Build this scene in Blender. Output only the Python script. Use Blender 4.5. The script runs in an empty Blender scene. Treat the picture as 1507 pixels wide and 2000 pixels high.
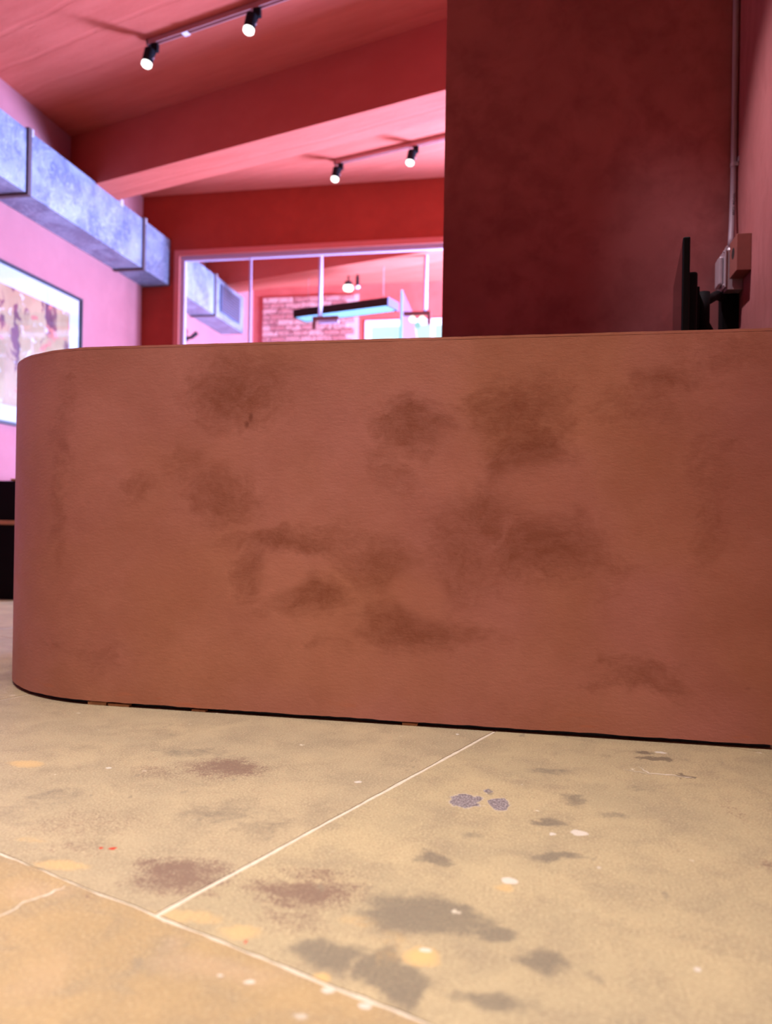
import bpy, bmesh, math, random
from mathutils import Vector, Matrix

random.seed(7)
S = bpy.context.scene
COL = S.collection
R = math.radians

# ------------------------------------------------------------------ camera
cam_d = bpy.data.cameras.new('camera')
cam = bpy.data.objects.new('camera', cam_d)
COL.objects.link(cam)
cam_d.sensor_fit = 'AUTO'
cam_d.sensor_width = 36.0
cam_d.lens = 1530.0 / 2000.0 * 36.0
cam_d.shift_y = 18.0 / 2000.0
cam_d.clip_start = 0.02
cam_d.dof.use_dof = True
cam_d.dof.focus_distance = 2.05
cam_d.dof.aperture_fstop = 2.3
cam.matrix_world = (Matrix.Translation((0, 0, 0.57)) @ Matrix.Rotation(R(10.8), 4, 'Z')
                    @ Matrix.Rotation(R(90), 4, 'X') @ Matrix.Rotation(0.0166, 4, 'Z'))
S.camera = cam

# ------------------------------------------------------------------ world: pale overcast daylight
W = bpy.data.worlds.new('daylight')
S.world = W
W.use_nodes = True
bg = W.node_tree.nodes['Background']
bg.inputs['Color'].default_value = (0.62, 0.86, 1.0, 1)
bg.inputs['Strength'].default_value = 1.5

# ------------------------------------------------------------------ large lights
def area(name, loc, target, sx, sy, power, color, spread=180):
    d = bpy.data.lights.new(name, 'AREA')
    d.shape = 'RECTANGLE'
    d.size, d.size_y = sx, sy
    d.energy = power
    d.color = color
    d.spread = R(spread)
    o = bpy.data.objects.new(name, d)
    COL.objects.link(o)
    o.location = loc
    o.rotation_euler = (Vector(target) - Vector(loc)).to_track_quat('-Z', 'Y').to_euler()
    return o

def spot(name, loc, target, power, color, angle=60, blend=1.0, radius=0.04, parent=None):
    d = bpy.data.lights.new(name, 'SPOT')
    d.energy = power
    d.color = color
    d.spot_size = R(angle)
    d.spot_blend = blend
    d.shadow_soft_size = radius
    o = bpy.data.objects.new(name, d)
    COL.objects.link(o)
    o.location = loc
    o.rotation_euler = (Vector(target) - Vector(loc)).to_track_quat('-Z', 'Y').to_euler()
    return o

area('entrance_ceiling_light', (-0.75, 0.92, 3.78), (-0.75, 0.921, 0), 2.7, 1.3, 72, (1.0, 0.90, 0.77), 72)
spot('counter_wall_spot', (-0.26, 2.78, 3.6), (0.76, 2.82, 1.25), 260, (1.0, 0.82, 0.92), 36, 1.0, 0.03)
area('shop_window_daylight', (1.55, 7.36, 1.25), (0.9, 4.0, 1.7), 2.9, 2.1, 1050, (0.33, 0.46, 1.0))
area('rear_room_daylight', (2.2, 8.2, 1.0), (-2.4, 9.4, 3.2), 1.8, 1.6, 4000, (0.38, 0.48, 1.0))

S.view_settings.view_transform = 'Standard'
S.view_settings.look = 'None'
S.view_settings.exposure = 0.0
S.view_settings.gamma = 1.0
S.view_settings.use_curve_mapping = False
S.cycles.max_bounces = 7
S.cycles.diffuse_bounces = 4
S.cycles.transparent_max_bounces = 12
S.cycles.sample_clamp_indirect = 6.0
S.cycles.use_adaptive_sampling = True
S.cycles.adaptive_threshold = 0.02
S.cycles.caustics_reflective = False
S.cycles.caustics_refractive = False

# ------------------------------------------------------------------ node helpers
class NT:
    def __init__(self, name):
        self.m = bpy.data.materials.new(name)
        self.m.use_nodes = True
        self.t = self.m.node_tree
        self.t.nodes.clear()
        self.out = self.n('ShaderNodeOutputMaterial')
    def n(self, kind, **kw):
        x = self.t.nodes.new(kind)
        for k, v in kw.items():
            setattr(x, k, v)
        return x
    def l(self, a, b):
        self.t.links.new(a, b)
    def put(self, v, sock):
        if isinstance(v, bpy.types.NodeSocket):
            self.l(v, sock)
        else:
            sock.default_value = v
    def math(self, op, a, b=0.0, clamp=False):
        x = self.n('ShaderNodeMath', operation=op, use_clamp=clamp)
        self.put(a, x.inputs[0]); self.put(b, x.inputs[1])
        return x.outputs[0]
    def vmath(self, op, a, b):
        x = self.n('ShaderNodeVectorMath', operation=op)
        self.put(a, x.inputs[0]); self.put(b, x.inputs[1])
        return x
    def noise(self, vec, scale, detail=3, rough=0.55, dist=0.0, color=False):
        x = self.n('ShaderNodeTexNoise')
        if vec is not None: self.l(vec, x.inputs['Vector'])
        x.inputs['Scale'].default_value = scale
        x.inputs['Detail'].default_value = detail
        x.inputs['Roughness'].default_value = rough
        x.inputs['Distortion'].default_value = dist
        return x.outputs['Color'] if color else x.outputs['Fac']
    def ramp(self, v, a, b, lo=0.0, hi=1.0, smooth=True):
        x = self.n('ShaderNodeMapRange')
        x.interpolation_type = 'SMOOTHSTEP' if smooth else 'LINEAR'
        self.put(v, x.inputs['Value'])
        x.inputs['From Min'].default_value = a
        x.inputs['From Max'].default_value = b
        x.inputs['To Min'].default_value = lo
        x.inputs['To Max'].default_value = hi
        return x.outputs['Result']
    def mix(self, f, a, b, blend='MIX'):
        x = self.n('ShaderNodeMix', data_type='RGBA', blend_type=blend)
        self.put(f, x.inputs['Factor'])
        for v, s in ((a, x.inputs['A']), (b, x.inputs['B'])):
            self.put(v if isinstance(v, bpy.types.NodeSocket) else (*v, 1), s)
        return x.outputs['Result']
    def pos(self):
        return self.n('ShaderNodeNewGeometry').outputs['Position']
    def mapping(self, vec, scale=(1, 1, 1), rot=(0, 0, 0)):
        x = self.n('ShaderNodeMapping')
        self.l(vec, x.inputs['Vector'])
        x.inputs['Scale'].default_value = scale
        x.inputs['Rotation'].default_value = rot
        return x.outputs['Vector']
    def bump(self, h, strength, dist):
        x = self.n('ShaderNodeBump')
        x.inputs['Strength'].default_value = strength
        x.inputs['Distance'].default_value = dist
        self.l(h, x.inputs['Height'])
        return x.outputs['Normal']
    def bsdf(self, color, rough=0.6, metal=0.0, normal=None, spec=0.5):
        x = self.n('ShaderNodeBsdfPrincipled')
        self.put(color if isinstance(color, bpy.types.NodeSocket) else (*color, 1), x.inputs['Base Color'])
        self.put(rough, x.inputs['Roughness'])
        self.put(metal, x.inputs['Metallic'])
        x.inputs['Specular IOR Level'].default_value = spec
        if normal is not None: self.l(normal, x.inputs['Normal'])
        self.l(x.outputs[0], self.out.inputs['Surface'])
        return x
    def blobs(self, vec, lst, plane, soft=1.5):
        """largest of a list of soft elliptical spots (u, v, ru, rv, strength) lying in a plane of the room"""
        acc = None
        for u, v, ru, rv, s in lst:
            c = (u, 0, v) if plane == 'xz' else (u, v, 0)
            sc = (1 / ru, 0, 1 / rv) if plane == 'xz' else (1 / ru, 1 / rv, 0)
            d = self.vmath('SUBTRACT', vec, c).outputs[0]
            d = self.vmath('MULTIPLY', d, sc).outputs[0]
            ln = self.n('ShaderNodeVectorMath', operation='LENGTH')
            self.l(d, ln.inputs[0])
            k = self.ramp(ln.outputs['Value'], soft, 0.2, 0.0, s)
            acc = k if acc is None else self.math('MAXIMUM', acc, k)
        return acc
    def warp(self, vec, scale, amp, detail=3):
        c = self.noise(vec, scale, detail, 0.6, color=True)
        d = self.vmath('SUBTRACT', c, (0.5, 0.5, 0.5)).outputs[0]
        d = self.vmath('MULTIPLY', d, (amp * 2, amp * 2, amp * 2)).outputs[0]
        return self.vmath('ADD', vec, d).outputs[0]

def simple(name, color, rough=0.5, metal=0.0, var=0.06, scale=20, bump=0.0, spec=0.5):
    k = NT(name)
    tc = k.n('ShaderNodeTexCoord').outputs['Object']
    f = k.noise(tc, scale, 3)
    lo = tuple(c * (1 - var) for c in color); hi = tuple(min(1, c * (1 + var)) for c in color)
    col = k.mix(f, lo, hi)
    k.bsdf(col, rough, metal, k.bump(f, bump, 0.002) if bump else None, spec)
    return k.m

def emitter(name, color, strength):
    k = NT(name)
    e = k.n('ShaderNodeEmission')
    e.inputs['Color'].default_value = (*color, 1)
    e.inputs['Strength'].default_value = strength
    k.l(e.outputs[0], k.out.inputs['Surface'])
    return k.m

def plaster(name, c0, c1, c2, rough=0.75, bump=0.25, stroke=None):
    k = NT(name)
    p = k.pos()
    w = k.warp(p, 2.2, 0.12)
    f = k.ramp(k.noise(w, 1.9, 4, 0.6), 0.35, 0.68)
    g = k.ramp(k.noise(k.mapping(w, stroke or (1, 1, 1)), 6.5, 4, 0.65), 0.38, 0.7)
    col = k.mix(f, c0, c1)
    col = k.mix(k.math('MULTIPLY', g, 0.55), col, c2)
    fine = k.noise(p, 90, 4, 0.6)
    h = k.math('ADD', k.math('MULTIPLY', fine, 0.4), k.noise(p, 14, 4, 0.6))
    k.bsdf(col, rough, 0, k.bump(h, bump, 0.004), 0.3)
    return k.m

def glass(name, tint, refl=0.12, rough=0.0):
    """thin clear sheet: mostly straight through, some mirror at grazing angles"""
    k = NT(name)
    t = k.n('ShaderNodeBsdfTransparent'); t.inputs['Color'].default_value = (*tint, 1)
    g = k.n('ShaderNodeBsdfGlossy'); g.inputs['Roughness'].default_value = rough
    ge = k.n('ShaderNodeNewGeometry')
    dt = k.n('ShaderNodeVectorMath', operation='DOT_PRODUCT')
    k.l(ge.outputs['Incoming'], dt.inputs[0]); k.l(ge.outputs['Normal'], dt.inputs[1])
    f = k.math('POWER', k.math('SUBTRACT', 1.0, k.math('ABSOLUTE', dt.outputs['Value'])), 5.0)
    f = k.math('ADD', 0.04, k.math('MULTIPLY', f, 0.96))
    mx = k.n('ShaderNodeMixShader')
    k.l(k.math('MULTIPLY', f, refl, True), mx.inputs[0])
    k.l(t.outputs[0], mx.inputs[1]); k.l(g.outputs[0], mx.inputs[2])
    k.l(mx.outputs[0], k.out.inputs['Surface'])
    return k.m

# ------------------------------------------------------------------ mesh helpers
def link(name, bm, mat, parent=None, smooth=False):
    me = bpy.data.meshes.new(name)
    bmesh.ops.recalc_face_normals(bm, faces=bm.faces[:])
    bm.to_mesh(me); bm.free()
    me.materials.append(mat)
    if smooth:
        for p in me.polygons: p.use_smooth = True
    o = bpy.data.objects.new(name, me)
    COL.objects.link(o)
    if parent is not None:
        o.parent = parent
        o.matrix_parent_inverse = Matrix.Translation(parent.location).inverted() if parent.parent is None and parent.type == 'EMPTY' else Matrix.Identity(4)
    return o

def boxb(bm, x0, x1, y0, y1, z0, z1, M=None):
    vs = [bm.verts.new((x, y, z)) for x in (x0, x1) for y in (y0, y1) for z in (z0, z1)]
    q = lambda a, b, c, d: bm.faces.new((vs[a], vs[b], vs[c], vs[d]))
    q(0, 1, 3, 2); q(4, 6, 7, 5); q(0, 4, 5, 1); q(2, 3, 7, 6); q(0, 2, 6, 4); q(1, 5, 7, 3)
    if M is not None: bmesh.ops.transform(bm, matrix=M, verts=vs)
    return vs

def box(x0, x1, y0, y1, z0, z1, bev=0.0, M=None, seg=2):
    bm = bmesh.new()
    boxb(bm, x0, x1, y0, y1, z0, z1, M)
    if bev:
        bmesh.ops.bevel(bm, geom=bm.edges[:], offset=bev, segments=seg, affect='EDGES', profile=0.5)
    return bm

def tubeb(bm, pts, r, n=16, cap=True):
    """round bar through a list of points; r is one radius or a list"""
    pts = [Vector(p) for p in pts]
    rs = r if isinstance(r, (list, tuple)) else [r] * len(pts)
    rings = []
    t0 = (pts[1] - pts[0]).normalized()
    up = Vector((0, 0, 1)) if abs(t0.z) < 0.9 else Vector((0, 1, 0))
    u = t0.cross(up).normalized()
    for i, p in enumerate(pts):
        t = (pts[min(i + 1, len(pts) - 1)] - pts[max(i - 1, 0)]).normalized()
        u = (u - t * u.dot(t)).normalized()
        v = t.cross(u)
        rings.append([bm.verts.new(p + (u * math.cos(a) + v * math.sin(a)) * rs[i]) for a in [2 * math.pi * k / n for k in range(n)]])
    for a, b in zip(rings, rings[1:]):
        for k in range(n):
            bm.faces.new((a[k], a[(k + 1) % n], b[(k + 1) % n], b[k]))
    if cap:
        bm.faces.new(rings[0][::-1]); bm.faces.new(rings[-1])

def tube(pts, r, n=16):
    bm = bmesh.new(); tubeb(bm, pts, r, n); return bm

def prism(poly, z0, z1):
    bm = bmesh.new()
    a = [bm.verts.new((x, y, z0)) for x, y in poly]
    b = [bm.verts.new((x, y, z1)) for x, y in poly]
    bm.faces.new(a[::-1]); bm.faces.new(b)
    n = len(poly)
    for i in range(n):
        bm.faces.new((a[i], a[(i + 1) % n], b[(i + 1) % n], b[i]))
    return bm

def thing(name, label, cat, loc=(0, 0, 0), group=None):
    o = bpy.data.objects.new(name, None)
    o.empty_display_size = 0.05
    COL.objects.link(o)
    o.location = loc
    return tag(o, label, cat, group)

def tag(o, label, cat, group=None):
    o['label'] = label; o['category'] = cat
    if group: o['group'] = group
    return o

def struct(o):
    o['kind'] = 'structure'
    return o

# ---- stains: (u, v, radius u, radius v, strength) in metres on the counter front and on the floor
B_dark= [(-0.872, 0.933, 0.106, 0.078, 0.8), (-0.771, 0.983, 0.063, 0.042, 0.5), (-0.96, 0.987, 0.056, 0.042, 0.4), (-0.906, 0.641, 0.085, 0.063, 0.7), (-1.02, 0.731, 0.056, 0.056, 0.35), (-1.174, 0.654, 0.049, 0.035, 0.4), (-0.701, 0.511, 0.134, 0.028, 0.9), (-0.8, 0.427, 0.049, 0.063, 0.7), (-0.629, 0.351, 0.078, 0.045, 0.9), (-0.58, 0.535, 0.071, 0.035, 0.5), (-0.728, 0.326, 0.056, 0.028, 0.4), (-0.327, 0.832, 0.085, 0.054, 0.9), (-0.391, 0.74, 0.056, 0.085, 0.4), (-0.053, 0.879, 0.113, 0.078, 0.8), (-0.017, 0.775, 0.071, 0.071, 1.0), (-0.065, 0.733, 0.042, 0.042, 0.9), (-0.132, 0.6, 0.092, 0.063, 0.8), (-0.193, 0.514, 0.078, 0.099, 0.6), (0.014, 0.491, 0.106, 0.063, 0.9), (0.087, 0.575, 0.031, 0.031, 0.6), (-0.339, 0.261, 0.106, 0.049, 0.9), (-0.412, 0.287, 0.056, 0.042, 0.6), (-0.225, 0.266, 0.071, 0.031, 0.6), (-0.43, 0.445, 0.085, 0.059, 0.7), (-0.504, 0.508, 0.071, 0.056, 0.4), (-0.604, 0.199, 0.085, 0.021, 0.3), (0.272, 0.159, 0.078, 0.037, 0.7), (0.213, 0.197, 0.042, 0.017, 0.5), (0.174, 0.133, 0.056, 0.017, 0.35), (0.33, 0.956, 0.078, 0.025, 0.6), (0.254, 0.89, 0.113, 0.056, 0.35), (0.443, 0.661, 0.042, 0.169, 0.35), (0.497, 0.781, 0.02, 0.017, 0.4), (0.419, 0.614, 0.017, 0.013, 0.4), (-1.417, 0.979, 0.02, 0.013, 0.5), (-1.274, 0.16, 0.078, 0.035, 0.35), (-1.454, 0.174, 0.042, 0.028, 0.35), (-1.422, 0.8, 0.042, 0.183, 0.35), (-1.435, 0.581, 0.035, 0.127, 0.4), (0.182, 0.454, 0.085, 0.035, 0.35), (-0.157, 0.417, 0.071, 0.042, 0.4), (0.171, 0.358, 0.042, 0.021, 0.25), (-0.252, 1.037, 0.085, 0.014, 0.2), (0.456, 1.021, 0.113, 0.056, 0.3)]
B_small= [(-0.816, 0.865, 0.007, 0.014, 0.8), (-0.828, 0.844, 0.007, 0.011, 0.8), (0.544, 0.154, 0.008, 0.004, 0.3)]
B_light= [(-0.718, 0.415, 0.071, 0.068, 0.8), (-0.893, 0.769, 0.087, 0.082, 0.5), (-0.323, 0.362, 0.087, 0.068, 0.8), (0.019, 0.657, 0.12, 0.099, 0.55), (-0.218, 0.698, 0.113, 0.078, 0.6), (-0.493, 0.682, 0.099, 0.099, 0.35), (-1.063, 0.405, 0.169, 0.113, 0.4), (-0.483, 0.132, 0.282, 0.056, 0.4), (-0.219, 0.796, 0.085, 0.035, 0.4)]
F_brown= [(-0.685, 1.7, 0.09, 0.056, 1.0), (-0.82, 1.632, 0.066, 0.039, 0.5), (-0.809, 1.321, 0.118, 0.088, 0.4), (-0.777, 1.213, 0.067, 0.037, 0.45), (-0.544, 1.164, 0.082, 0.05, 0.95), (-0.618, 1.184, 0.036, 0.024, 0.8), (-0.342, 1.157, 0.087, 0.045, 0.95), (-0.335, 1.221, 0.048, 0.028, 0.7), (-0.336, 1.077, 0.057, 0.035, 0.55), (-0.64, 1.067, 0.018, 0.02, 0.5), (0.403, 1.686, 0.023, 0.067, 0.4), (0.395, 1.422, 0.021, 0.026, 0.6)]
F_grey= [(-0.269, 1.01, 0.066, 0.039, 0.7), (-0.182, 0.979, 0.029, 0.062, 0.9), (-0.147, 1.139, 0.102, 0.068, 0.75), (-0.059, 1.11, 0.042, 0.025, 0.8), (-0.156, 0.944, 0.043, 0.041, 0.95), (0.012, 1.04, 0.042, 0.034, 0.6), (-0.033, 0.935, 0.059, 0.026, 0.7), (0.082, 1.026, 0.016, 0.012, 0.4), (-0.155, 1.321, 0.047, 0.024, 0.6), (0.056, 1.37, 0.053, 0.019, 0.7), (0.052, 1.532, 0.048, 0.018, 0.6), (0.097, 1.658, 0.039, 0.04, 0.5), (0.163, 1.598, 0.042, 0.025, 0.45), (0.038, 1.847, 0.058, 0.031, 0.5), (-0.097, 1.423, 0.034, 0.021, 0.45), (0.23, 1.756, 0.065, 0.027, 0.3), (-0.97, 1.391, 0.087, 0.112, 0.35), (-0.531, 1.413, 0.15, 0.097, 0.3), (-0.804, 1.785, 0.143, 0.055, 0.3), (0.117, 0.943, 0.035, 0.02, 0.3)]
F_dk= [(0.294, 2.01, 0.056, 0.022, 0.8), (0.348, 1.878, 0.028, 0.015, 0.8), (0.28, 2.055, 0.032, 0.019, 0.6), (0.177, 2.007, 0.05, 0.022, 0.4), (0.288, 1.606, 0.01, 0.022, 0.35)]
F_purple= [(-0.132, 1.609, 0.039, 0.047, 1.0), (-0.062, 1.608, 0.024, 0.038, 1.0), (-0.088, 1.676, 0.01, 0.016, 0.9)]
F_white= [(0.088, 1.49, 0.019, 0.017, 0.9), (0.041, 1.474, 0.008, 0.01, 0.8), (-0.032, 1.266, 0.016, 0.016, 0.9), (-0.136, 1.035, 0.01, 0.007, 0.9), (0.214, 1.066, 0.008, 0.007, 0.7), (0.319, 2.065, 0.023, 0.014, 0.6), (0.114, 1.347, 0.008, 0.008, 0.5), (-0.335, 0.919, 0.009, 0.005, 0.8), (-0.377, 0.924, 0.004, 0.004, 0.6), (-0.238, 0.921, 0.013, 0.009, 0.7), (-0.186, 0.9, 0.011, 0.007, 0.8), (-0.254, 0.867, 0.017, 0.011, 0.5), (-0.942, 1.629, 0.009, 0.007, 0.7), (-0.37, 1.671, 0.01, 0.01, 0.8), (-0.197, 2.109, 0.008, 0.008, 0.7)]
F_yellow= [(-0.137, 1.019, 0.028, 0.026, 1.0), (-0.391, 1.026, 0.041, 0.028, 0.55), (-0.251, 0.946, 0.014, 0.012, 0.9), (-1.138, 1.611, 0.056, 0.03, 0.7), (-0.75, 1.158, 0.064, 0.024, 0.6), (-0.477, 1.05, 0.085, 0.027, 0.5), (-0.238, 1.089, 0.043, 0.028, 0.4), (-0.176, 1.034, 0.04, 0.075, 0.35), (-0.038, 1.238, 0.02, 0.017, 0.6), (-0.862, 1.237, 0.052, 0.02, 0.4)]
F_red= [(-0.724, 1.234, 0.005, 0.005, 1.0), (-0.704, 1.234, 0.006, 0.006, 1.0), (-0.373, 1.002, 0.003, 0.004, 0.9)]
F_pink= [(-0.743, 1.069, 0.052, 0.036, 0.5), (-0.39, 0.938, 0.088, 0.032, 0.4), (-0.596, 0.88, 0.037, 0.059, 0.25), (-0.468, 0.969, 0.02, 0.014, 0.3)]

# ------------------------------------------------------------------ materials
M_WALL = plaster('coral_paint', (0.50, 0.085, 0.062), (0.56, 0.105, 0.08), (0.46, 0.07, 0.05), 0.8, 0.2)
M_LEFTWALL = plaster('rose_paint', (0.39, 0.13, 0.135), (0.43, 0.145, 0.15), (0.37, 0.12, 0.125), 0.8, 0.15)
M_DARKWALL = plaster('oxblood_plaster', (0.42, 0.15, 0.145), (0.53, 0.20, 0.195), (0.32, 0.10, 0.097), 0.7, 0.25)
M_RIGHTWALL = plaster('rose_plaster', (0.42, 0.145, 0.14), (0.48, 0.175, 0.17), (0.36, 0.115, 0.11), 0.75, 0.3, (3, 3, 0.5))
M_FARWALL = plaster('red_paint', (0.33, 0.044, 0.022), (0.37, 0.050, 0.026), (0.30, 0.038, 0.02), 0.8, 0.15)

def concrete_ceiling():
    k = NT('board_formed_coral_ceiling')
    p = k.pos()
    q = k.mapping(p, (1, 1, 1), (0, 0, R(17.5)))
    base = k.noise(k.mapping(q, (0.6, 5, 1)), 3.0, 4, 0.6)
    col = k.mix(k.ramp(base, 0.3, 0.7), (0.51, 0.098, 0.062), (0.56, 0.118, 0.076))
    wv = k.n('ShaderNodeTexWave', wave_type='BANDS', bands_direction='Y')
    k.l(q, wv.inputs['Vector'])
    wv.inputs['Scale'].default_value = 1.1; wv.inputs['Distortion'].default_value = 1.2
    wv.inputs['Detail'].default_value = 3
    pits = k.ramp(k.noise(k.mapping(q, (2, 9, 2)), 2.2, 5, 0.7), 0.60, 0.72)
    h = k.math('ADD', k.math('MULTIPLY', k.ramp(wv.outputs['Fac'], 0.0, 0.06), 0.5), k.math('MULTIPLY', pits, -0.7))
    h = k.math('ADD', h, k.math('MULTIPLY', k.noise(p, 25, 4), 0.5))
    k.bsdf(col, 0.8, 0, k.bump(h, 0.35, 0.010), 0.25)
    return k.m
M_CEIL = concrete_ceiling()

def counter_mat():
    k = NT('limewashed_terracotta')
    p = k.pos()
    w1 = k.warp(k.warp(p, 3.5, 0.05, 1), 10.0, 0.045, 4)
    hf = k.noise(k.mapping(w1, (1, 1, 1.5), (0, 0.5, 0)), 22, 6, 0.75)
    dark = k.blobs(w1, B_dark, 'xz', 2.3)
    light = k.blobs(w1, B_light, 'xz')
    small = k.blobs(k.warp(p, 60, 0.004, 2), B_small, 'xz')
    cloud = k.ramp(k.noise(w1, 2.6, 5, 0.6), 0.30, 0.70)
    hue = k.ramp(k.noise(w1, 1.5, 2, 0.5), 0.35, 0.65)
    strokes = k.ramp(hf, 0.34, 0.68)
    pinkish = k.mix(cloud, (0.375, 0.134, 0.107), (0.455, 0.174, 0.146))
    tan = k.mix(cloud, (0.375, 0.140, 0.086), (0.45, 0.180, 0.116))
    col = k.mix(hue, pinkish, tan)
    lm = k.ramp(k.math('ADD', light, k.math('MULTIPLY', k.math('SUBTRACT', hf, 0.5), 0.5)), 0.05, 0.75)
    dm = k.ramp(k.math('ADD', dark, k.math('MULTIPLY', k.math('SUBTRACT', hf, 0.5), 1.3)), 0.10, 1.15, 0, 1, False)
    dm = k.math('MULTIPLY', dm, k.ramp(dark, 0.0, 0.35))
    dm = k.math('MULTIPLY', dm, k.math('SUBTRACT', 1.0, k.math('MULTIPLY', lm, 0.9)))
    dm = k.math('ADD', dm, k.math('MULTIPLY', k.math('SUBTRACT', strokes, 0.2), 0.10), True)
    col = k.mix(k.math('MULTIPLY', lm, 0.35), col, (0.47, 0.18, 0.125))
    col = k.mix(k.math('MULTIPLY', dm, 0.85), col, (0.20, 0.055, 0.027))
    col = k.mix(k.math('MULTIPLY', small, 0.8), col, (0.13, 0.03, 0.016))
    sep = k.n('ShaderNodeSeparateXYZ'); k.l(p, sep.inputs[0])
    low = k.ramp(sep.outputs['Z'], 0.085, 0.02)
    dab = k.ramp(k.noise(k.mapping(p, (4, 4, 26)), 1.6, 3), 0.60, 0.68)
    col = k.mix(k.math('MULTIPLY', k.math('MULTIPLY', low, dab), 0.7), col, (0.46, 0.15, 0.085))
    sk = k.noise(k.mapping(p, (1, 1, 2.4)), 60, 4, 0.65)
    h = k.math('ADD', sk, k.math('MULTIPLY', k.noise(p, 11, 2, 0.6), 1.2))
    k.bsdf(col, k.ramp(strokes, 0, 1, 0.62, 0.5, False), 0, k.bump(h, 0.16, 0.004), 0.35)
    return k.m
M_COUNTER = counter_mat()

def concrete_floor():
    k = NT('worn_ochre_concrete')
    p = k.pos()
    w1 = k.warp(k.warp(p, 5, 0.04, 1), 14, 0.035, 4)
    w2 = k.warp(p, 40, 0.009, 3)
    hf = k.noise(p, 210, 3, 0.75)
    mf = k.noise(p, 48, 4, 0.72)
    lf = k.noise(w1, 9, 5, 0.65)
    brown = k.blobs(w1, F_brown, 'xy', 1.9)
    grey = k.blobs(w1, F_grey, 'xy')
    yellow = k.blobs(w2, F_yellow, 'xy')
    pink = k.blobs(w1, F_pink, 'xy')
    dk = k.blobs(k.warp(p, 45, 0.03, 3), F_dk, 'xy')
    purple = k.blobs(k.warp(p, 32, 0.024, 3), F_purple, 'xy')
    white = k.blobs(w2, F_white, 'xy')
    red = k.blobs(w2, F_red, 'xy')
    oi = k.n('ShaderNodeObjectInfo')
    cloud = k.ramp(k.noise(w1, 3.4, 5, 0.62), 0.3, 0.72)
    col = k.mix(cloud, (0.40, 0.325, 0.212), (0.31, 0.255, 0.172))
    col = k.mix(1.0, col, oi.outputs['Color'], 'MULTIPLY')
    col = k.mix(k.math('MULTIPLY', k.ramp(lf, 0.45, 0.75), 0.5), col, (0.265, 0.225, 0.17))
    # grain: dark pores and pale sand grains
    pore = k.ramp(k.math('ADD', k.math('MULTIPLY', hf, 0.7), k.math('MULTIPLY', lf, 0.3)), 0.47, 0.59)
    col = k.mix(k.math('MULTIPLY', pore, 0.5), col, (0.20, 0.15, 0.105))
    col = k.mix(k.math('MULTIPLY', k.ramp(hf, 0.46, 0.34), 0.45), col, (0.55, 0.46, 0.32))
    gs = k.math('ADD', grey, k.math('MULTIPLY', k.math('SUBTRACT', k.math('ADD', k.math('MULTIPLY', mf, 0.5), k.math('MULTIPLY', lf, 0.5)), 0.5), 1.5))
    gm = k.math('MULTIPLY', k.ramp(gs, 0.12, 0.62), k.ramp(grey, 0.0, 0.14))
    col = k.mix(k.math('MULTIPLY', gm, k.ramp(hf, 0.3, 0.7, 0.6, 1.0, False)), col, (0.150, 0.128, 0.105))
    bs = k.math('ADD', brown, k.math('MULTIPLY', k.math('SUBTRACT', k.math('ADD', k.math('MULTIPLY', hf, 0.55), k.math('MULTIPLY', mf, 0.45)), 0.5), 3.2))
    bm_ = k.math('MULTIPLY', k.ramp(bs, 0.22, 0.95), k.ramp(brown, 0.02, 0.4))
    col = k.mix(k.math('MULTIPLY', bm_, 0.85), col, (0.150, 0.092, 0.078))
    col = k.mix(k.math('MULTIPLY', pink, 0.5), col, (0.50, 0.35, 0.27))
    ym = k.ramp(k.math('ADD', yellow, k.math('MULTIPLY', k.math('SUBTRACT', mf, 0.5), 0.8)), 0.22, 0.5)
    col = k.mix(k.math('MULTIPLY', ym, k.math('MULTIPLY', yellow, 0.9, True)), col, (0.54, 0.36, 0.165))
    col = k.mix(k.math('MULTIPLY', k.ramp(dk, 0.3, 0.6), 0.75), col, (0.10, 0.078, 0.065))
    pm = k.ramp(purple, 0.42, 0.52)
    rim = k.math('SUBTRACT', k.ramp(purple, 0.34, 0.45), pm, True)
    col = k.mix(k.math('MULTIPLY', rim, 0.5), col, (0.58, 0.52, 0.50))
    pcol = k.mix(k.ramp(hf, 0.46, 0.60), (0.12, 0.10, 0.12), (0.36, 0.32, 0.36))
    col = k.mix(pm, col, pcol)
    # small flakes and chips all over, in drifts
    vo = k.n('ShaderNodeTexVoronoi'); k.l(k.warp(p, 60, 0.012), vo.inputs['Vector']); vo.inputs['Scale'].default_value = 13
    chip = k.math('MULTIPLY', k.ramp(vo.outputs['Distance'], 0.11, 0.06), k.ramp(k.noise(p, 6, 2), 0.52, 0.57))
    col = k.mix(k.math('MULTIPLY', chip, 0.6), col, (0.70, 0.63, 0.55))
    dab = k.math('MULTIPLY', k.ramp(k.noise(k.mapping(w2, (1.3, 0.7, 1)), 21, 4, 0.6), 0.64, 0.70), k.ramp(k.noise(p, 2.2, 2), 0.45, 0.6))
    col = k.mix(k.math('MULTIPLY', dab, 0.7), col, (0.20, 0.168, 0.13))
    col = k.mix(k.math('MULTIPLY', k.ramp(white, 0.35, 0.6), 0.8), col, (0.56, 0.52, 0.51))
    col = k.mix(k.ramp(red, 0.4, 0.6), col, (0.42, 0.04, 0.02))
    h = k.math('ADD', k.noise(p, 210, 2, 0.7), k.math('MULTIPLY', k.noise(p, 32, 2, 0.6), 1.2))
    k.bsdf(col, k.ramp(cloud, 0, 1, 0.48, 0.62, False), 0, k.bump(h, 0.4, 0.003), 0.4)
    return k.m
M_FLOOR = concrete_floor()
M_GROUT = simple('chalky_joint_filler', (0.52, 0.455, 0.40), 0.85, 0, 0.25, 60, 0.4)
M_BLACK = simple('black_plastic', (0.007, 0.007, 0.009), 0.65, spec=0.12)
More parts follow.
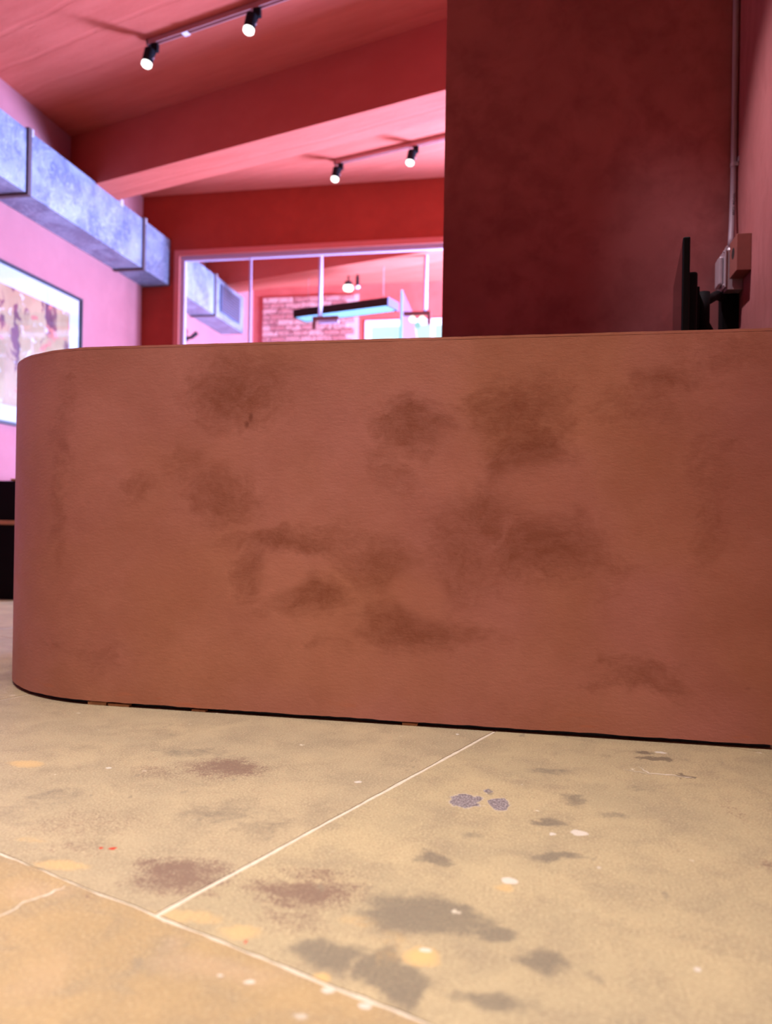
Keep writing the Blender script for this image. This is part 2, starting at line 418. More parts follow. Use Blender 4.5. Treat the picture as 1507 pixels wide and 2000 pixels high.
M_SOOT = simple('matt_black', (0.007, 0.006, 0.007), 0.75, spec=0.08)
M_NAVY = simple('navy_plinth_board', (0.010, 0.018, 0.055), 0.5)
M_SHIM = simple('pine_shim', (0.42, 0.20, 0.10), 0.7, 0, 0.25, 60)
M_WOOD = simple('oiled_oak', (0.46, 0.25, 0.10), 0.5, 0, 0.2, 30)
M_STEEL = simple('galvanised_steel', (0.58, 0.53, 0.57), 0.38, 0.35, 0.15, 40, 0.1)
M_CONDUIT = simple('grey_pvc_jacket', (0.42, 0.36, 0.42), 0.38, 0.0, 0.04, 30)
M_TERRA = simple('terracotta_painted_box', (0.30, 0.10, 0.078), 0.6, 0, 0.08, 60, 0.15)
M_HOLE = simple('dark_hollow', (0.02, 0.008, 0.008), 0.9)
M_SCREEN = NT('glossy_black_screen'); M_SCREEN.bsdf((0.010, 0.008, 0.010), 0.16, 0, None, 0.6); M_SCREEN = M_SCREEN.m
M_RAIL = simple('rose_painted_rail', (0.50, 0.25, 0.24), 0.4, 0.0, 0.05, 20)
M_WHITE = simple('white_plastic', (0.78, 0.76, 0.80), 0.4)
M_LAV = simple('pale_metal', (0.44, 0.36, 0.50), 0.45, 0.0, 0.05)
M_CASING = simple('coral_casing', (0.58, 0.16, 0.13), 0.6, 0, 0.06)
M_BROWN = simple('rust_brown_bar', (0.16, 0.035, 0.03), 0.5)
M_LENS = emitter('spot_lens_glow', (1.0, 0.98, 0.95), 3.0)
M_BULB = emitter('pendant_bulb_glow', (1.0, 0.96, 0.80), 2.2)
M_CYANLED = emitter('cool_led_panel', (0.50, 0.92, 0.95), 0.95)
M_GLASS = glass('clear_partition_glass', (0.97, 0.985, 0.98), 0.8)
M_PICGLASS = glass('picture_glazing', (0.98, 0.99, 0.99), 0.8)
M_GRID = simple('cool_grey_louvre', (0.20, 0.36, 0.38), 0.5)
M_ENDPLATE = simple('slate_end_plate', (0.075, 0.07, 0.125), 0.6)
M_TEAL = simple('teal_glass_edge', (0.10, 0.42, 0.45), 0.2)
M_SAIL = simple('lilac_board', (0.62, 0.42, 0.60), 0.6)

def duct_mat():
    k = NT('galvanised_duct_sheet')
    p = k.pos()
    f = k.noise(k.warp(p, 3, 0.35), 3.2, 5, 0.6)
    wipe = k.noise(k.mapping(k.warp(p, 2.5, 0.3), (1, 1.6, 0.8), (R(35), 0, 0)), 6, 3, 0.5, 1.6)
    line = k.math('ABSOLUTE', k.math('SUBTRACT', wipe, 0.5))
    col = k.mix(k.ramp(f, 0.36, 0.64), (0.17, 0.185, 0.27), (0.30, 0.325, 0.43))
    col = k.mix(k.math('MULTIPLY', k.ramp(line, 0.035, 0.0), 0.6), col, (0.46, 0.49, 0.60))
    col = k.mix(k.math('MULTIPLY', k.ramp(wipe, 0.58, 0.75), 0.5), col, (0.36, 0.385, 0.48))
    k.bsdf(col, k.ramp(f, 0.3, 0.7, 0.42, 0.6, False), 0.45, k.bump(f, 0.25, 0.01), 0.5)
    return k.m
M_DUCT = duct_mat()
M_FLANGE = simple('dark_duct_flange', (0.10, 0.055, 0.06), 0.6, 0.2)

def brick_mat():
    k = NT('painted_pink_brick')
    oi = k.n('ShaderNodeObjectInfo')
    p = k.pos()
    c = k.mix(oi.outputs['Random'], (0.44, 0.15, 0.13), (0.66, 0.34, 0.30))
    c = k.mix(k.ramp(k.noise(p, 26, 4), 0.5, 0.7), c, (0.24, 0.06, 0.055))
    k.bsdf(c, 0.85, 0, k.bump(k.noise(p, 60, 4), 0.4, 0.004), 0.3)
    return k.m
M_BRICK = brick_mat()
M_MORTAR = simple('pink_mortar', (0.64, 0.36, 0.33), 0.9)

def print_mat():
    k = NT('abstract_printed_sheet')
    p = k.pos()
    w = k.warp(p, 5, 0.10, 4)
    col = k.mix(k.ramp(k.noise(w, 3, 4), 0.35, 0.65), (0.30, 0.17, 0.075), (0.40, 0.25, 0.12))
    a = k.ramp(k.noise(k.mapping(w, (1, 3.2, 1.2), (R(25), 0, 0)), 2.0, 3, 0.5, 0.8), 0.54, 0.60)
    col = k.mix(a, col, (0.11, 0.018, 0.035))
    b = k.ramp(k.noise(k.mapping(w, (1, 1.6, 3.0), (R(-30), 0, 0)), 2.4, 3, 0.5, 0.6), 0.55, 0.61)
    col = k.mix(b, col, (0.46, 0.12, 0.08))
    c = k.ramp(k.noise(k.mapping(w, (1, 2.2, 2.2), (R(50), 0, 0)), 5.0, 2), 0.62, 0.68)
    col = k.mix(c, col, (0.48, 0.42, 0.40))
    k.bsdf(col, 0.5)
    return k.m
M_PRINT = print_mat()
M_MAT = simple('white_mount_board', (0.45, 0.445, 0.47), 0.8)
M_FRAME = simple('black_frame_wood', (0.02, 0.02, 0.03), 0.4)
M_ALU = simple('white_window_frame', (0.70, 0.72, 0.74), 0.4)

# ------------------------------------------------------------------ the room
ZC = 3.85
floor = struct(link('floor', box(-4.15, 4.15, -3.15, 10.75, -0.16, -0.0014), M_GROUT))

def clip(poly, x0, x1, y0, y1):
    for ax, lim, sgn in ((0, x0, 1), (0, x1, -1), (1, y0, 1), (1, y1, -1)):
        out = []
        for i, a in enumerate(poly):
            b = poly[(i + 1) % len(poly)]
            ia, ib = sgn * (a[ax] - lim) >= 0, sgn * (b[ax] - lim) >= 0
            if ia: out.append(a)
            if ia != ib:
                t = (lim - a[ax]) / (b[ax] - a[ax])
                out.append((a[0] + t * (b[0] - a[0]), a[1] + t * (b[1] - a[1])))
        poly = out
        if not poly: return []
    return poly

G0 = Vector((-0.524, 1.042)); ga = R(69.3)
UA = Vector((math.cos(ga), math.sin(ga))); UB = Vector((math.sin(ga), -math.cos(ga)))   # away / to the right
def g2w(s, t): v = G0 + UB * s + UA * t; return (v.x, v.y)
SL = 1.405
rooms = [(-4.0, 4.0, 3.52, 7.405), (-4.0, 0.755, -3.0, 3.52), (-4.0, 4.0, 7.565, 10.595)]
def slab_poly(s0, s1, t0, t1, jag):
    gs, gt = 0.0050, 0.0026
    s0 += gs; s1 -= gs; t0 += gt; t1 -= gt
    pts = []
    n = 60 if jag else 1
    for (a, b, ax) in (((s0, t0), (s1, t0), 1), ((s1, t0), (s1, t1), 0), ((s1, t1), (s0, t1), 1), ((s0, t1), (s0, t0), 0)):
        run = 0.0
        for i in range(n):
            f = i / n
            s = a[0] + (b[0] - a[0]) * f; t = a[1] + (b[1] - a[1]) * f
            if jag and i:
                run = 0.6 * run + random.uniform(-1, 1) * (0.0024 if ax else 0.0009)
                if ax: t += run
                else: s += run
            pts.append(g2w(s, t))
    return pts
for j in range(-5, 8):
    off = 0.70 if j < 0 else 0.0
    for i in range(-7, 8):
        s0, t0 = i * SL + off, j * SL
        near = -1 <= j <= 0 and -2 <= i <= 1
        for (x0, x1, y0, y1) in rooms:
            poly = clip(slab_poly(s0, s0 + SL, t0, t0 + SL, near), x0, x1, y0, y1)
            if len(poly) < 3: continue
            ar = 0.5 * abs(sum(poly[k][0] * poly[(k + 1) % len(poly)][1] - poly[(k + 1) % len(poly)][0] * poly[k][1] for k in range(len(poly))))
            if ar < 0.02: continue
            o = link('floor_slab', prism(poly, -0.03, 0.0), M_FLOOR, floor)
            o.color = (0.93, 0.81, 0.68, 1) if j == -1 else ((0.95, 0.95, 1.0, 1) if (j == 0 and i == -1) else (1, 1, 1, 1))

def ribbon(pts, wd, z=0.0004):
    bm = bmesh.new(); prev = None
    pts = [Vector((x, y, 0)) for x, y in pts]
    fine = []
    for a, b in zip(pts, pts[1:]):
        n = max(2, int((b - a).length / 0.008))
        fine += [a.lerp(b, i / n) for i in range(n)]
    fine.append(pts[-1])
    for i, p in enumerate(fine):
        d = (fine[min(i + 1, len(fine) - 1)] - fine[max(i - 1, 0)]).normalized()
        nrm = Vector((-d.y, d.x, 0))
        w = wd * random.uniform(0.35, 1.0) * min(1, 0.3 + i / 4, 0.3 + (len(fine) - 1 - i) / 4)
        q = p + nrm * random.uniform(-1, 1) * wd * 0.5
        cur = (bm.verts.new((q + nrm * w * 0.5)[:2] + (z,)), bm.verts.new((q - nrm * w * 0.5)[:2] + (z,)))
        if prev: bm.faces.new((prev[0], prev[1], cur[1], cur[0]))
        prev = cur
    return bm
link('crack_filler', ribbon([(-0.700, 1.094), (-0.712, 1.060), (-0.732, 1.035), (-0.729, 1.008), (-0.74, 0.985)], 0.006), M_GROUT, floor)
link('scratch', ribbon([(0.246, 1.929), (0.267, 1.888), (0.314, 1.884), (0.363, 1.874)], 0.007), M_GROUT, floor)
link('scratch', ribbon([(0.21, 1.90), (0.245, 1.89), (0.272, 1.874)], 0.004), M_GROUT, floor)

struct(link('wall_left', box(-4.15, -4.0, -3.15, 10.75, 0, ZC), M_LEFTWALL))
struct(link('wall_front', box(-4.0, 0.91, -3.15, -3.0, 0, ZC), M_WALL))
struct(link('wall_right', box(0.76, 0.91, -3.0, 3.315, 0, ZC), M_RIGHTWALL))
struct(link('wall_middle', box(-0.405, 4.0, 3.315, 3.515, 0, ZC), M_DARKWALL))
bm = bmesh.new()                                        # side wall of the back rooms with two shop windows
for y0, y1, z0, z1 in ((3.315, 5.3, 0, ZC), (5.3, 7.36, 0, 0.25), (5.3, 7.36, 3.1, ZC), (7.36, 7.8, 0, ZC),
                       (7.8, 10.4, 0, 0.4), (7.8, 10.4, 3.2, ZC), (10.4, 10.75, 0, ZC)):
    boxb(bm, 4.0, 4.15, y0, y1, z0, z1)
struct(link('wall_side', bm, M_WALL))
bm = bmesh.new()                                        # wall with the glazed opening; the duct runs through it at the left
YF0, YF1 = 7.41, 7.56
for x0, x1, z0, z1 in ((-4.0, -3.64, 0, 2.925), (-4.0, -3.64, 3.41, ZC), (-3.69, -3.64, 2.925, 3.41), (-3.64, 1.6, 3.28, ZC), (1.6, 4.0, 0, ZC)):
    boxb(bm, x0, x1, YF0, YF1, z0, z1)
struct(link('wall_back', bm, M_FARWALL))
wall_rear = bmesh.new()
for x0, x1, z0, z1 in ((-4.0, -2.36, 0, ZC), (-2.36, 1.5, 3.34, ZC), (-2.36, 1.5, 0, 0.9), (1.5, 4.0, 0, ZC)):
    boxb(wall_rear, x0, x1, 10.6, 10.75, z0, z1)
wall_rear = struct(link('wall_rear', wall_rear, M_WALL))
struct(link('ceiling', box(-4.15, 4.15, -3.15, 10.75, ZC, ZC + 0.2), M_CEIL))

def beam(near0, slope, width, x0, x1, zb):
    y = lambda x: near0 + slope * x
    return prism([(x0, y(x0)), (x1, y(x1)), (x1, y(x1) + width), (x0, y(x0) + width)], zb, ZC)
struct(link('ceiling_beam', beam(4.878, -0.315, 0.346, -4.0, 4.0, 3.385), M_CEIL))
struct(link('ceiling_beam', beam(7.71, -0.32, 0.346, -4.0, 0.40, 3.385), M_CEIL))

# glazed partition
w1 = thing('window_1', 'x', 'x'); del w1['label']; del w1['category']; struct(w1)
def frame_rect(x0, x1, z0, z1, wd, y0, y1):
    bm = bmesh.new()
    boxb(bm, x0, x0 + wd, y0, y1, z0, z1); boxb(bm, x1 - wd, x1, y0, y1, z0, z1)
    boxb(bm, x0 + wd, x1 - wd, y0, y1, z1 - wd, z1); boxb(bm, x0 + wd, x1 - wd, y0, y1, z0, z0 + wd)
    return bm
link('casing', frame_rect(-3.64, 1.6, 0.0, 3.28, 0.055, 7.395, 7.47), M_CASING, w1)
link('window_frame', frame_rect(-3.585, 1.545, 0.055, 3.225, 0.045, 7.425, 7.475), M_LAV, w1)
link('mullion', box(-2.857, -2.833, 7.44, 7.46, 0.1, 3.18, 0.003), M_LAV, w1)
link('mullion', box(-0.02, 0.02, 7.43, 7.47, 0.1, 3.18, 0.004), M_LAV, w1)
for x0, x1 in ((-3.54, -2.865), (-2.825, -0.02), (0.02, 1.5)):
    link('pane', box(x0, x1, 7.447, 7.453, 0.1, 3.18), M_GLASS, w1)

# daylight window in the end wall of the rear room
w2 = thing('window_2', 'x', 'x'); del w2['label']; del w2['category']; struct(w2)
link('window_frame', frame_rect(-2.36, 1.5, 0.9, 3.34, 0.07, 10.58, 10.68), M_ALU, w2)
for x in (-1.42, -0.45, 0.52):
    link('mullion', box(x - 0.025, x + 0.025, 10.60, 10.66, 0.97, 3.27), M_ALU, w2)
link('transom', box(-2.29, 1.43, 10.605, 10.655, 2.98, 3.02), M_ALU, w2)
for a, b in ((-2.29, -1.445), (-1.395, -0.475), (-0.425, 0.495), (0.545, 1.43)):
    link('pane', box(a, b, 10.625, 10.631, 0.97, 2.98), M_GLASS, w2)
    link('pane', box(a, b, 10.625, 10.631, 3.02, 3.27), M_GLASS, w2)

# bricks
link('mortar_bed', box(-3.845, -2.455, 10.592, 10.6, 1.7, 3.715), M_MORTAR, wall_rear)
bl, bh, jt = 0.212, 0.066, 0.013
brick_meshes = []
for v in range(4):
    b = box(-bl / 2, bl / 2, -0.028, 0.006, -bh / 2, bh / 2, 0.004, None, 1)
    for q in b.verts: q.co += Vector((random.uniform(-1, 1), random.uniform(-1, 1), random.uniform(-1, 1))) * 0.0015
    o = link('brick', b, M_BRICK); brick_meshes.append(o.data); bpy.data.objects.remove(o)
half = box(-bl / 4 + jt / 4, bl / 4 - jt / 4, -0.028, 0.006, -bh / 2, bh / 2, 0.004, None, 1)
o = link('brick', half, M_BRICK); half_mesh = o.data; bpy.data.objects.remove(o)
z = 3.70 - bh / 2; row = 0
while z > 1.75:
    x = -3.84
    seq = (['h'] if row % 2 else []) + ['f'] * 6 + ([] if row % 2 else ['h'])
    for kind in seq:
        wdt = bl if kind == 'f' else bl / 2 - jt / 2
        if x + wdt > -2.455 + 0.02: break
        b = bpy.data.objects.new('brick', random.choice(brick_meshes) if kind == 'f' else half_mesh)
        COL.objects.link(b); b.parent = wall_rear
        b.location = (x + wdt / 2, 10.590 + random.uniform(-0.004, 0.003), z)
        b.rotation_euler = (0, R(random.uniform(-0.5, 0.5)), R(random.uniform(-0.8, 0.8)))
        x += wdt + jt
    z -= bh + jt; row += 1

# ------------------------------------------------------------------ reception counter
CY0, CXR, CXA, RAD = 2.159, 0.606, -1.28, 0.585
def path(inset):
    """plan outline of the counter shell, from the right end round the curved end to the back"""
    pts = []
    n = 90
    for i in range(n + 1): pts.append((CXR + (CXA - CXR) * i / n, CY0 + inset))
    for i in range(1, 41):
        a = R(90) * i / 40
        pts.append((CXA - (RAD - inset) * math.sin(a), CY0 + RAD - (RAD - inset) * math.cos(a)))
    for i in range(1, 9): pts.append((CXA - RAD + inset, CY0 + RAD + 0.45 * i / 8))
    return pts
def shell(in0, in1, z0, z1, jag0=0.0, jag1=0.0, nz=2):
    bm = bmesh.new()
    po, pi = path(in0), path(in1)
    cols = []
    run0 = run1 = 0
    for (a, b) in zip(po, pi):
        run0 = 0.5 * run0 + random.uniform(-1, 1) * jag0
        run1 = 0.5 * run1 + random.uniform(-1, 1) * jag1
        lo, hi = z0 + run0, z1 + run1
        cols.append([bm.verts.new((a[0], a[1], lo)), bm.verts.new((a[0], a[1], hi)), bm.verts.new((b[0], b[1], hi)), bm.verts.new((b[0], b[1], lo))])
    for c, d in zip(cols, cols[1:]):
        for k in range(4): bm.faces.new((c[k], c[(k + 1) % 4], d[(k + 1) % 4], d[k]))
    bm.faces.new(cols[0][::-1]); bm.faces.new(cols[-1])
    return bm
ct = thing('reception_counter', 'long terracotta plaster reception counter with a rounded left end on the concrete floor', 'counter', (-0.6, 2.4, 0))
def bevel_sharp(o, w=0.002):
    m = o.modifiers.new('edge', 'BEVEL'); m.width = w; m.segments = 2; m.limit_method = 'ANGLE'; m.angle_limit = R(50)
def smooth_sharp(o):
    for p in o.data.polygons: p.use_smooth = True
    o.data.set_sharp_from_angle(angle=R(35))
o = link('front_panel', shell(0.0, 0.045, 0.0125, 1.0745, 0.0011, 0.0), M_COUNTER, ct); smooth_sharp(o)
o = link('countertop', shell(0.0006, 0.30, 1.0755, 1.0825, 0.0003, 0.0005), M_COUNTER, ct); smooth_sharp(o)
o = link('plinth', shell(0.022, 0.045, 0.0, 0.0095), M_NAVY, ct); smooth_sharp(o)
o = link('inner_lining', shell(0.046, 0.06, 0.010, 1.074), M_SOOT, ct)
link('end_panel', box(0.566, 0.606, 2.2045, 2.46, 0.0, 1.0745), M_COUNTER, ct)
for a, b, h in ((-1.322, -1.262, 0.0095), (-1.255, -1.187, 0.0075), (-0.986, -0.943, 0.006), (-0.357, -0.314, 0.007)):
    link('shim', box(a, b, CY0 + 0.004, CY0 + 0.0215, 0.0005, h), M_SHIM, ct)

# ------------------------------------------------------------------ monitor on its arm
mo = thing('monitor', 'slim black monitor seen edge-on above the right end of the counter', 'monitor', (0.47, 2.9, 1.15))
e0 = Vector((0.448, 2.632, 0)); dr = Vector((math.sin(R(6.2)), math.cos(R(6.2)), 0)); nr = Vector((dr.y, -dr.x, 0))
MM = Matrix(((dr.x, nr.x, 0, e0.x), (dr.y, nr.y, 0, e0.y), (0, 0, 1, 0), (0, 0, 0, 1)))   # local: x along the screen, y to the back
link('housing', box(0, 0.535, 0.0, 0.022, 1.150, 1.494, 0.004, MM), M_BLACK, mo)
link('screen', box(0.012, 0.523, -0.0012, -0.0002, 1.164, 1.483, 0, MM), M_SCREEN, mo)
link('back_cover', box(0.12, 0.42, 0.0225, 0.055, 1.19, 1.418, 0.008, MM), M_BLACK, mo)
ar = thing('articulated_bracket', 'black articulated bracket holding the monitor to the right wall', 'bracket', (0.70, 3.15, 1.25))
link('mounting_plate', box(0.20, 0.33, 0.056, 0.068, 1.25, 1.39, 0.003, MM), M_SOOT, ar)
jx = MM @ Vector((0.265, 0.085, 1.32))
link('pivot', tube([jx + Vector((0, 0, -0.065)), jx + Vector((0, 0, 0.065))], 0.022, 20), M_SOOT, ar, True)
link('arm', tube([jx + Vector((0, 0, 0.03)), (0.655, 3.12, 1.44)], 0.017, 12), M_SOOT, ar, True)
link('arm', tube([jx + Vector((0, 0, -0.04)), (0.66, 3.12, 1.24)], 0.019, 12), M_SOOT, ar, True)
link('arm', tube([(0.655, 3.12, 1.44), (0.70, 3.235, 1.46)], 0.017, 12), M_SOOT, ar, True)
link('arm', tube([(0.66, 3.12, 1.24), (0.70, 3.235, 1.24)], 0.019, 12), M_SOOT, ar, True)
link('wall_rail', box(0.695, 0.758, 3.225, 3.285, 1.02, 1.484, 0.004), M_SOOT, ar)

# ------------------------------------------------------------------ boxes and conduit on the right wall
tb = thing('junction_box', 'terracotta painted square box with a round hole on the right wall', 'electrical box', (0.76, 3.12, 1.51))
link('box_body', box(0.709, 0.7595, 3.063, 3.172, 1.513, 1.648, 0.0015), M_TERRA, tb)
link('knockout_hole', tube([(0.7085, 3.118, 1.592), (0.7115, 3.118, 1.592)], 0.021, 24), M_HOLE, tb)
mb = thing('junction_box', 'bare metal electrical box with screwed cover behind the terracotta box', 'electrical box', (0.76, 3.22, 1.47))
link('box_body', box(0.700, 0.7595, 3.176, 3.290, 1.474, 1.628, 0.003), M_STEEL, mb)
link('cover', box(0.693, 0.6995, 3.173, 3.292, 1.484, 1.632, 0.002), M_STEEL, mb)
link('raised_cover', box(0.677, 0.6928, 3.195, 3.272, 1.500, 1.610, 0.006), M_STEEL, mb)
for y in (3.184, 3.281):
    for zz in (1.494, 1.622):
        s_ = link('screw', tube([(0.6928, y, zz), (0.688, y, zz)], 0.0045, 10), M_STEEL, mb)
for zz in (1.53, 1.572):
    link('vent_hole', tube([(0.725, 3.1755, zz), (0.725, 3.1762, zz)], 0.004, 12), M_HOLE, mb)
link('cable_clamp', tube([(0.726, 3.235, 1.628), (0.726, 3.235, 1.652)], [0.016, 0.014], 16), M_STEEL, mb, True)
for dx in (-0.02, 0.02):
    link('screw', tube([(0.726 + dx, 3.225, 1.646), (0.726 + dx, 3.200, 1.648)], 0.004, 10), M_STEEL, mb)

cd = thing('electrical_cable', 'thick grey cable running down the wall corner into the metal box', 'cable', (0.73, 3.25, 1.66))
cpts = [(0.744, 3.292, ZC), (0.744, 3.292, 2.8), (0.745, 3.292, 2.2), (0.745, 3.291, 1.98), (0.744, 3.288, 1.90), (0.741, 3.280, 1.83), (0.736, 3.264, 1.75), (0.730, 3.247, 1.69), (0.727, 3.238, 1.655)]
link('jacket', tube(cpts, 0.0112, 20), M_CONDUIT, cd, True)
cl = bmesh.new()
tubeb(cl, [(0.745, 3.2915, 1.992), (0.745, 3.2915, 2.006)], 0.0132, 18)
boxb(cl, 0.750, 0.7595, 3.276, 3.283, 1.992, 2.006)
boxb(cl, 0.7565, 0.7598, 3.262, 3.283, 2.004, 2.022)
link('clip', cl, M_STEEL, cd)
# printed characters reading down the jacket
tx = bpy.data.curves.new('cable_print', 'FONT'); tx.body = '05C1  PO\u2022500'; tx.size = 0.014; tx.resolution_u = 2
to = bpy.data.objects.new('cable_print', tx); COL.objects.link(to)
bpy.context.view_layer.update()
tm = bpy.data.meshes.new_from_object(to.evaluated_get(bpy.context.evaluated_depsgraph_get()))
bpy.data.objects.remove(to)
A, B = Vector((0.7385, 3.272, 1.790)), Vector((0.7435, 3.287, 1.885))
L_ = max(v.co.x for v in tm.vertices)
for v in tm.vertices:
    f = v.co.x / L_; c = A.lerp(B, f); a = R(-78) - (v.co.y - 0.005) / 0.0112
    # letters stand across the jacket, tops to the left as seen from the counter
    v.co = c + Vector((math.cos(a), math.sin(a), 0)) * 0.0117
tm.name = 'cable_print'
tm.materials.append(M_SOOT)
o = bpy.data.objects.new('printed_text', tm); COL.objects.link(o); o.parent = cd
o.matrix_parent_inverse = Matrix.Translation(cd.location).inverted()

# ------------------------------------------------------------------ duct
du = thing('ventilation_duct', 'square galvanised metal duct running high along the left wall', 'duct', (-3.85, 5.0, 2.93))
X0, X1, Z0, Z1 = -3.995, -3.70, 2.932, 3.395
ys = [2.2, 3.45, 5.15, 6.865, 8.555, 9.50]
for a, b in zip(ys, ys[1:]):
    bm = bmesh.new()
    boxb(bm, X0, X1, a + 0.0195, b - 0.0195, Z0, Z1)
    # cross-broken right face: a shallow pyramid pressed outward
    f = [q for q in bm.faces if all(abs(v.co.x - X1) < 1e-6 for v in q.verts)][0]
    r = bmesh.ops.inset_region(bm, faces=[f], thickness=0.03, depth=0.003)
    c = bmesh.ops.poke(bm, faces=[f])
    for v in c['verts']: v.co.x += 0.009
    link('duct_section', bm, M_DUCT, du)
for y in ys[1:-1]:
    bm = bmesh.new()
    e = 0.016
    boxb(bm, X0, X1 + e, y - 0.019, y + 0.019, Z0 - e, Z0); boxb(bm, X0, X1 + e, y - 0.019, y + 0.019, Z1, Z1 + e)
    boxb(bm, X1, X1 + e, y - 0.019, y + 0.019, Z0, Z1)
    link('flange', bm, M_FLANGE, du)
    link('corner_lug', box(X1 - 0.03, X1 + 0.014, y + 0.0195, y + 0.045, Z1 - 0.03, Z1 + 0.022, 0.002), M_STEEL, du)
link('hanger_tab', box(X1 - 0.02, X1 + 0.006, 6.44, 6.49, Z1 - 0.03, Z1 + 0.03, 0.003), M_STEEL, du)
gr = link('grille', box(X1 + 0.0125, X1 + 0.022, 8.70, 9.30, 3.01, 3.33, 0.003), M_ENDPLATE, du)
for q in range(9):
    zz = 3.035 + q * 0.033
    g_ = link('louvre', box(X1 + 0.0222, X1 + 0.030, 8.73, 9.27, zz, zz + 0.014), M_FLANGE, gr)

# ------------------------------------------------------------------ framed picture
pc = thing('framed_picture', 'large black-framed abstract print with white mount on the left wall', 'picture', (-4.0, 5.4, 1.265))
py0, py1, pz0, pz1 = 4.30, 6.304, 1.262, 2.489
bm = bmesh.new()
fw = 0.022
for a in ((py0, py0 + fw, pz0, pz1), (py1 - fw, py1, pz0, pz1), (py0 + fw, py1 - fw, pz0, pz0 + fw), (py0 + fw, py1 - fw, pz1 - fw, pz1)):
    boxb(bm, -3.998, -3.962, *a)
link('frame', bm, M_FRAME, pc)
link('mount_board', box(-3.998, -3.984, py0 + fw, py1 - fw, pz0 + fw, pz1 - fw), M_MAT, pc)
link('print', box(-3.984, -3.982, py0 + 0.16, py1 - 0.17, pz0 + 0.15, pz1 - 0.17), M_PRINT, pc)
link('glazing', box(-3.974, -3.971, py0 + fw, py1 - fw, pz0 + fw, pz1 - fw), M_PICGLASS, pc)

# ------------------------------------------------------------------ black cabinet by the left wall
cb = thing('low_cabinet', 'low black cabinet with a wooden strip, standing by the pink left wall', 'cabinet', (-3.6, 5.3, 0))
link('cabinet_body', box(-3.96, -3.25, 4.70, 6.2, 0.0, 0.80, 0.006), M_SOOT, cb)
link('wooden_strip', box(-3.96, -3.25, 4.682, 4.6995, 0.505, 0.533, 0.004), M_WOOD, cb)
link('wooden_edge', box(-3.462, -3.25, 4.688, 4.80, 0.8005, 0.815, 0.003), M_WOOD, cb)

# ------------------------------------------------------------------ track lights
def rail(name, x0, x1, f, label):
    t = thing(name, label, 'light track', (x0, f(x0), ZC))
    a, b = Vector((x0, f(x0), 0)), Vector((x1, f(x1), 0))
    d = (b - a).normalized(); n = Vector((-d.y, d.x, 0)); ln = (b - a).length
    M = Matrix(((d.x, n.x, 0, a.x), (d.y, n.y, 0, a.y), (0, 0, 1, 0), (0, 0, 0, 1)))
    bm = bmesh.new()
    boxb(bm, 0, ln, -0.018, -0.012, 3.812, 3.846, M); boxb(bm, 0, ln, 0.012, 0.018, 3.812, 3.846, M)
    boxb(bm, 0, ln, -0.012, 0.012, 3.838, 3.846, M)
    link('rail_channel', bm, M_RAIL, t)
    link('end_cap', box(-0.012, 0.0, -0.018, 0.018, 3.812, 3.846, 0, M), M_BLACK, t)
    return t, M

LN = Vector((-0.14, -0.16, -1.0)).normalized()
def head(name, x, y, label, group, ztop=3.811, axis=LN, lit=True, sc=1.0, power=200):
    t = thing(name, label, 'spotlight', (x, y, ztop), group)
    link('adapter', box(x - 0.024, x + 0.024, y - 0.016, y + 0.016, ztop - 0.055, ztop - 0.0005, 0.003), M_BLACK, t)
    top = Vector((x - 0.030, y - 0.012, ztop - 0.045))
    link('swivel_arm', tube([(x, y, ztop - 0.045), (x - 0.004, y - 0.004, ztop - 0.075), top + axis * 0.04], 0.012, 12), M_BLACK, t, True)
    r = 0.036 * sc
    o = link('lamp_body', tube([top, top + axis * 0.004, top + axis * 0.098], [r * 0.9, r, r], 24), M_BLACK, t); smooth_sharp(o)
    # translucent glowing nose of the lamp
    o = link('lens', tube([top + axis * 0.0985, top + axis * 0.116, top + axis * 0.124, top + axis * 0.128],
                          [r * 0.97, r * 0.97, r * 0.80, r * 0.40], 24), M_LENS if lit else M_WHITE, t); smooth_sharp(o)
    link('adjusting_screw', tube([top + axis * 0.07 + Vector((r, 0, 0)), top + axis * 0.07 + Vector((r + 0.008, 0, 0))], 0.005, 8), M_STEEL, t)
    if lit:
        s_ = spot('lamp_light', top + axis * 0.14, top + axis * 2, power, (1.0, 0.86, 0.70), 70, 0.8, 0.03)
        s_.parent = t; s_.matrix_parent_inverse = Matrix.Translation(t.location).inverted()
    return t

f1 = lambda x: 4.965 - 0.290 * (x + 2.618)
f2 = lambda x: 6.905 - 0.302 * (x + 1.796)
t1, M1 = rail('light_track', -2.66, 0.3, f1, 'rose painted light track on the ceiling in front of the beam')
link('connector', box(0.30, 0.345, -0.022, 0.022, 3.806, 3.8115, 0.001, M1), M_WHITE, t1)
t2, M2 = rail('light_track', -1.84, 0.6, f2, 'rose painted light track on the ceiling beyond the beam')
head('track_spotlight', -2.61, f1(-2.61), 'black track spotlight at the left end of the front track', 'track spotlights')
head('track_spotlight', -1.787, f1(-1.787), 'black track spotlight second from the left on the front track', 'track spotlights')
head('track_spotlight', -1.79, f2(-1.79), 'black track spotlight at the left end of the track beyond the beam', 'track spotlights')
head('track_spotlight', -1.067, f2(-1.067), 'black track spotlight nearest the dark wall edge on the far track', 'track spotlights')

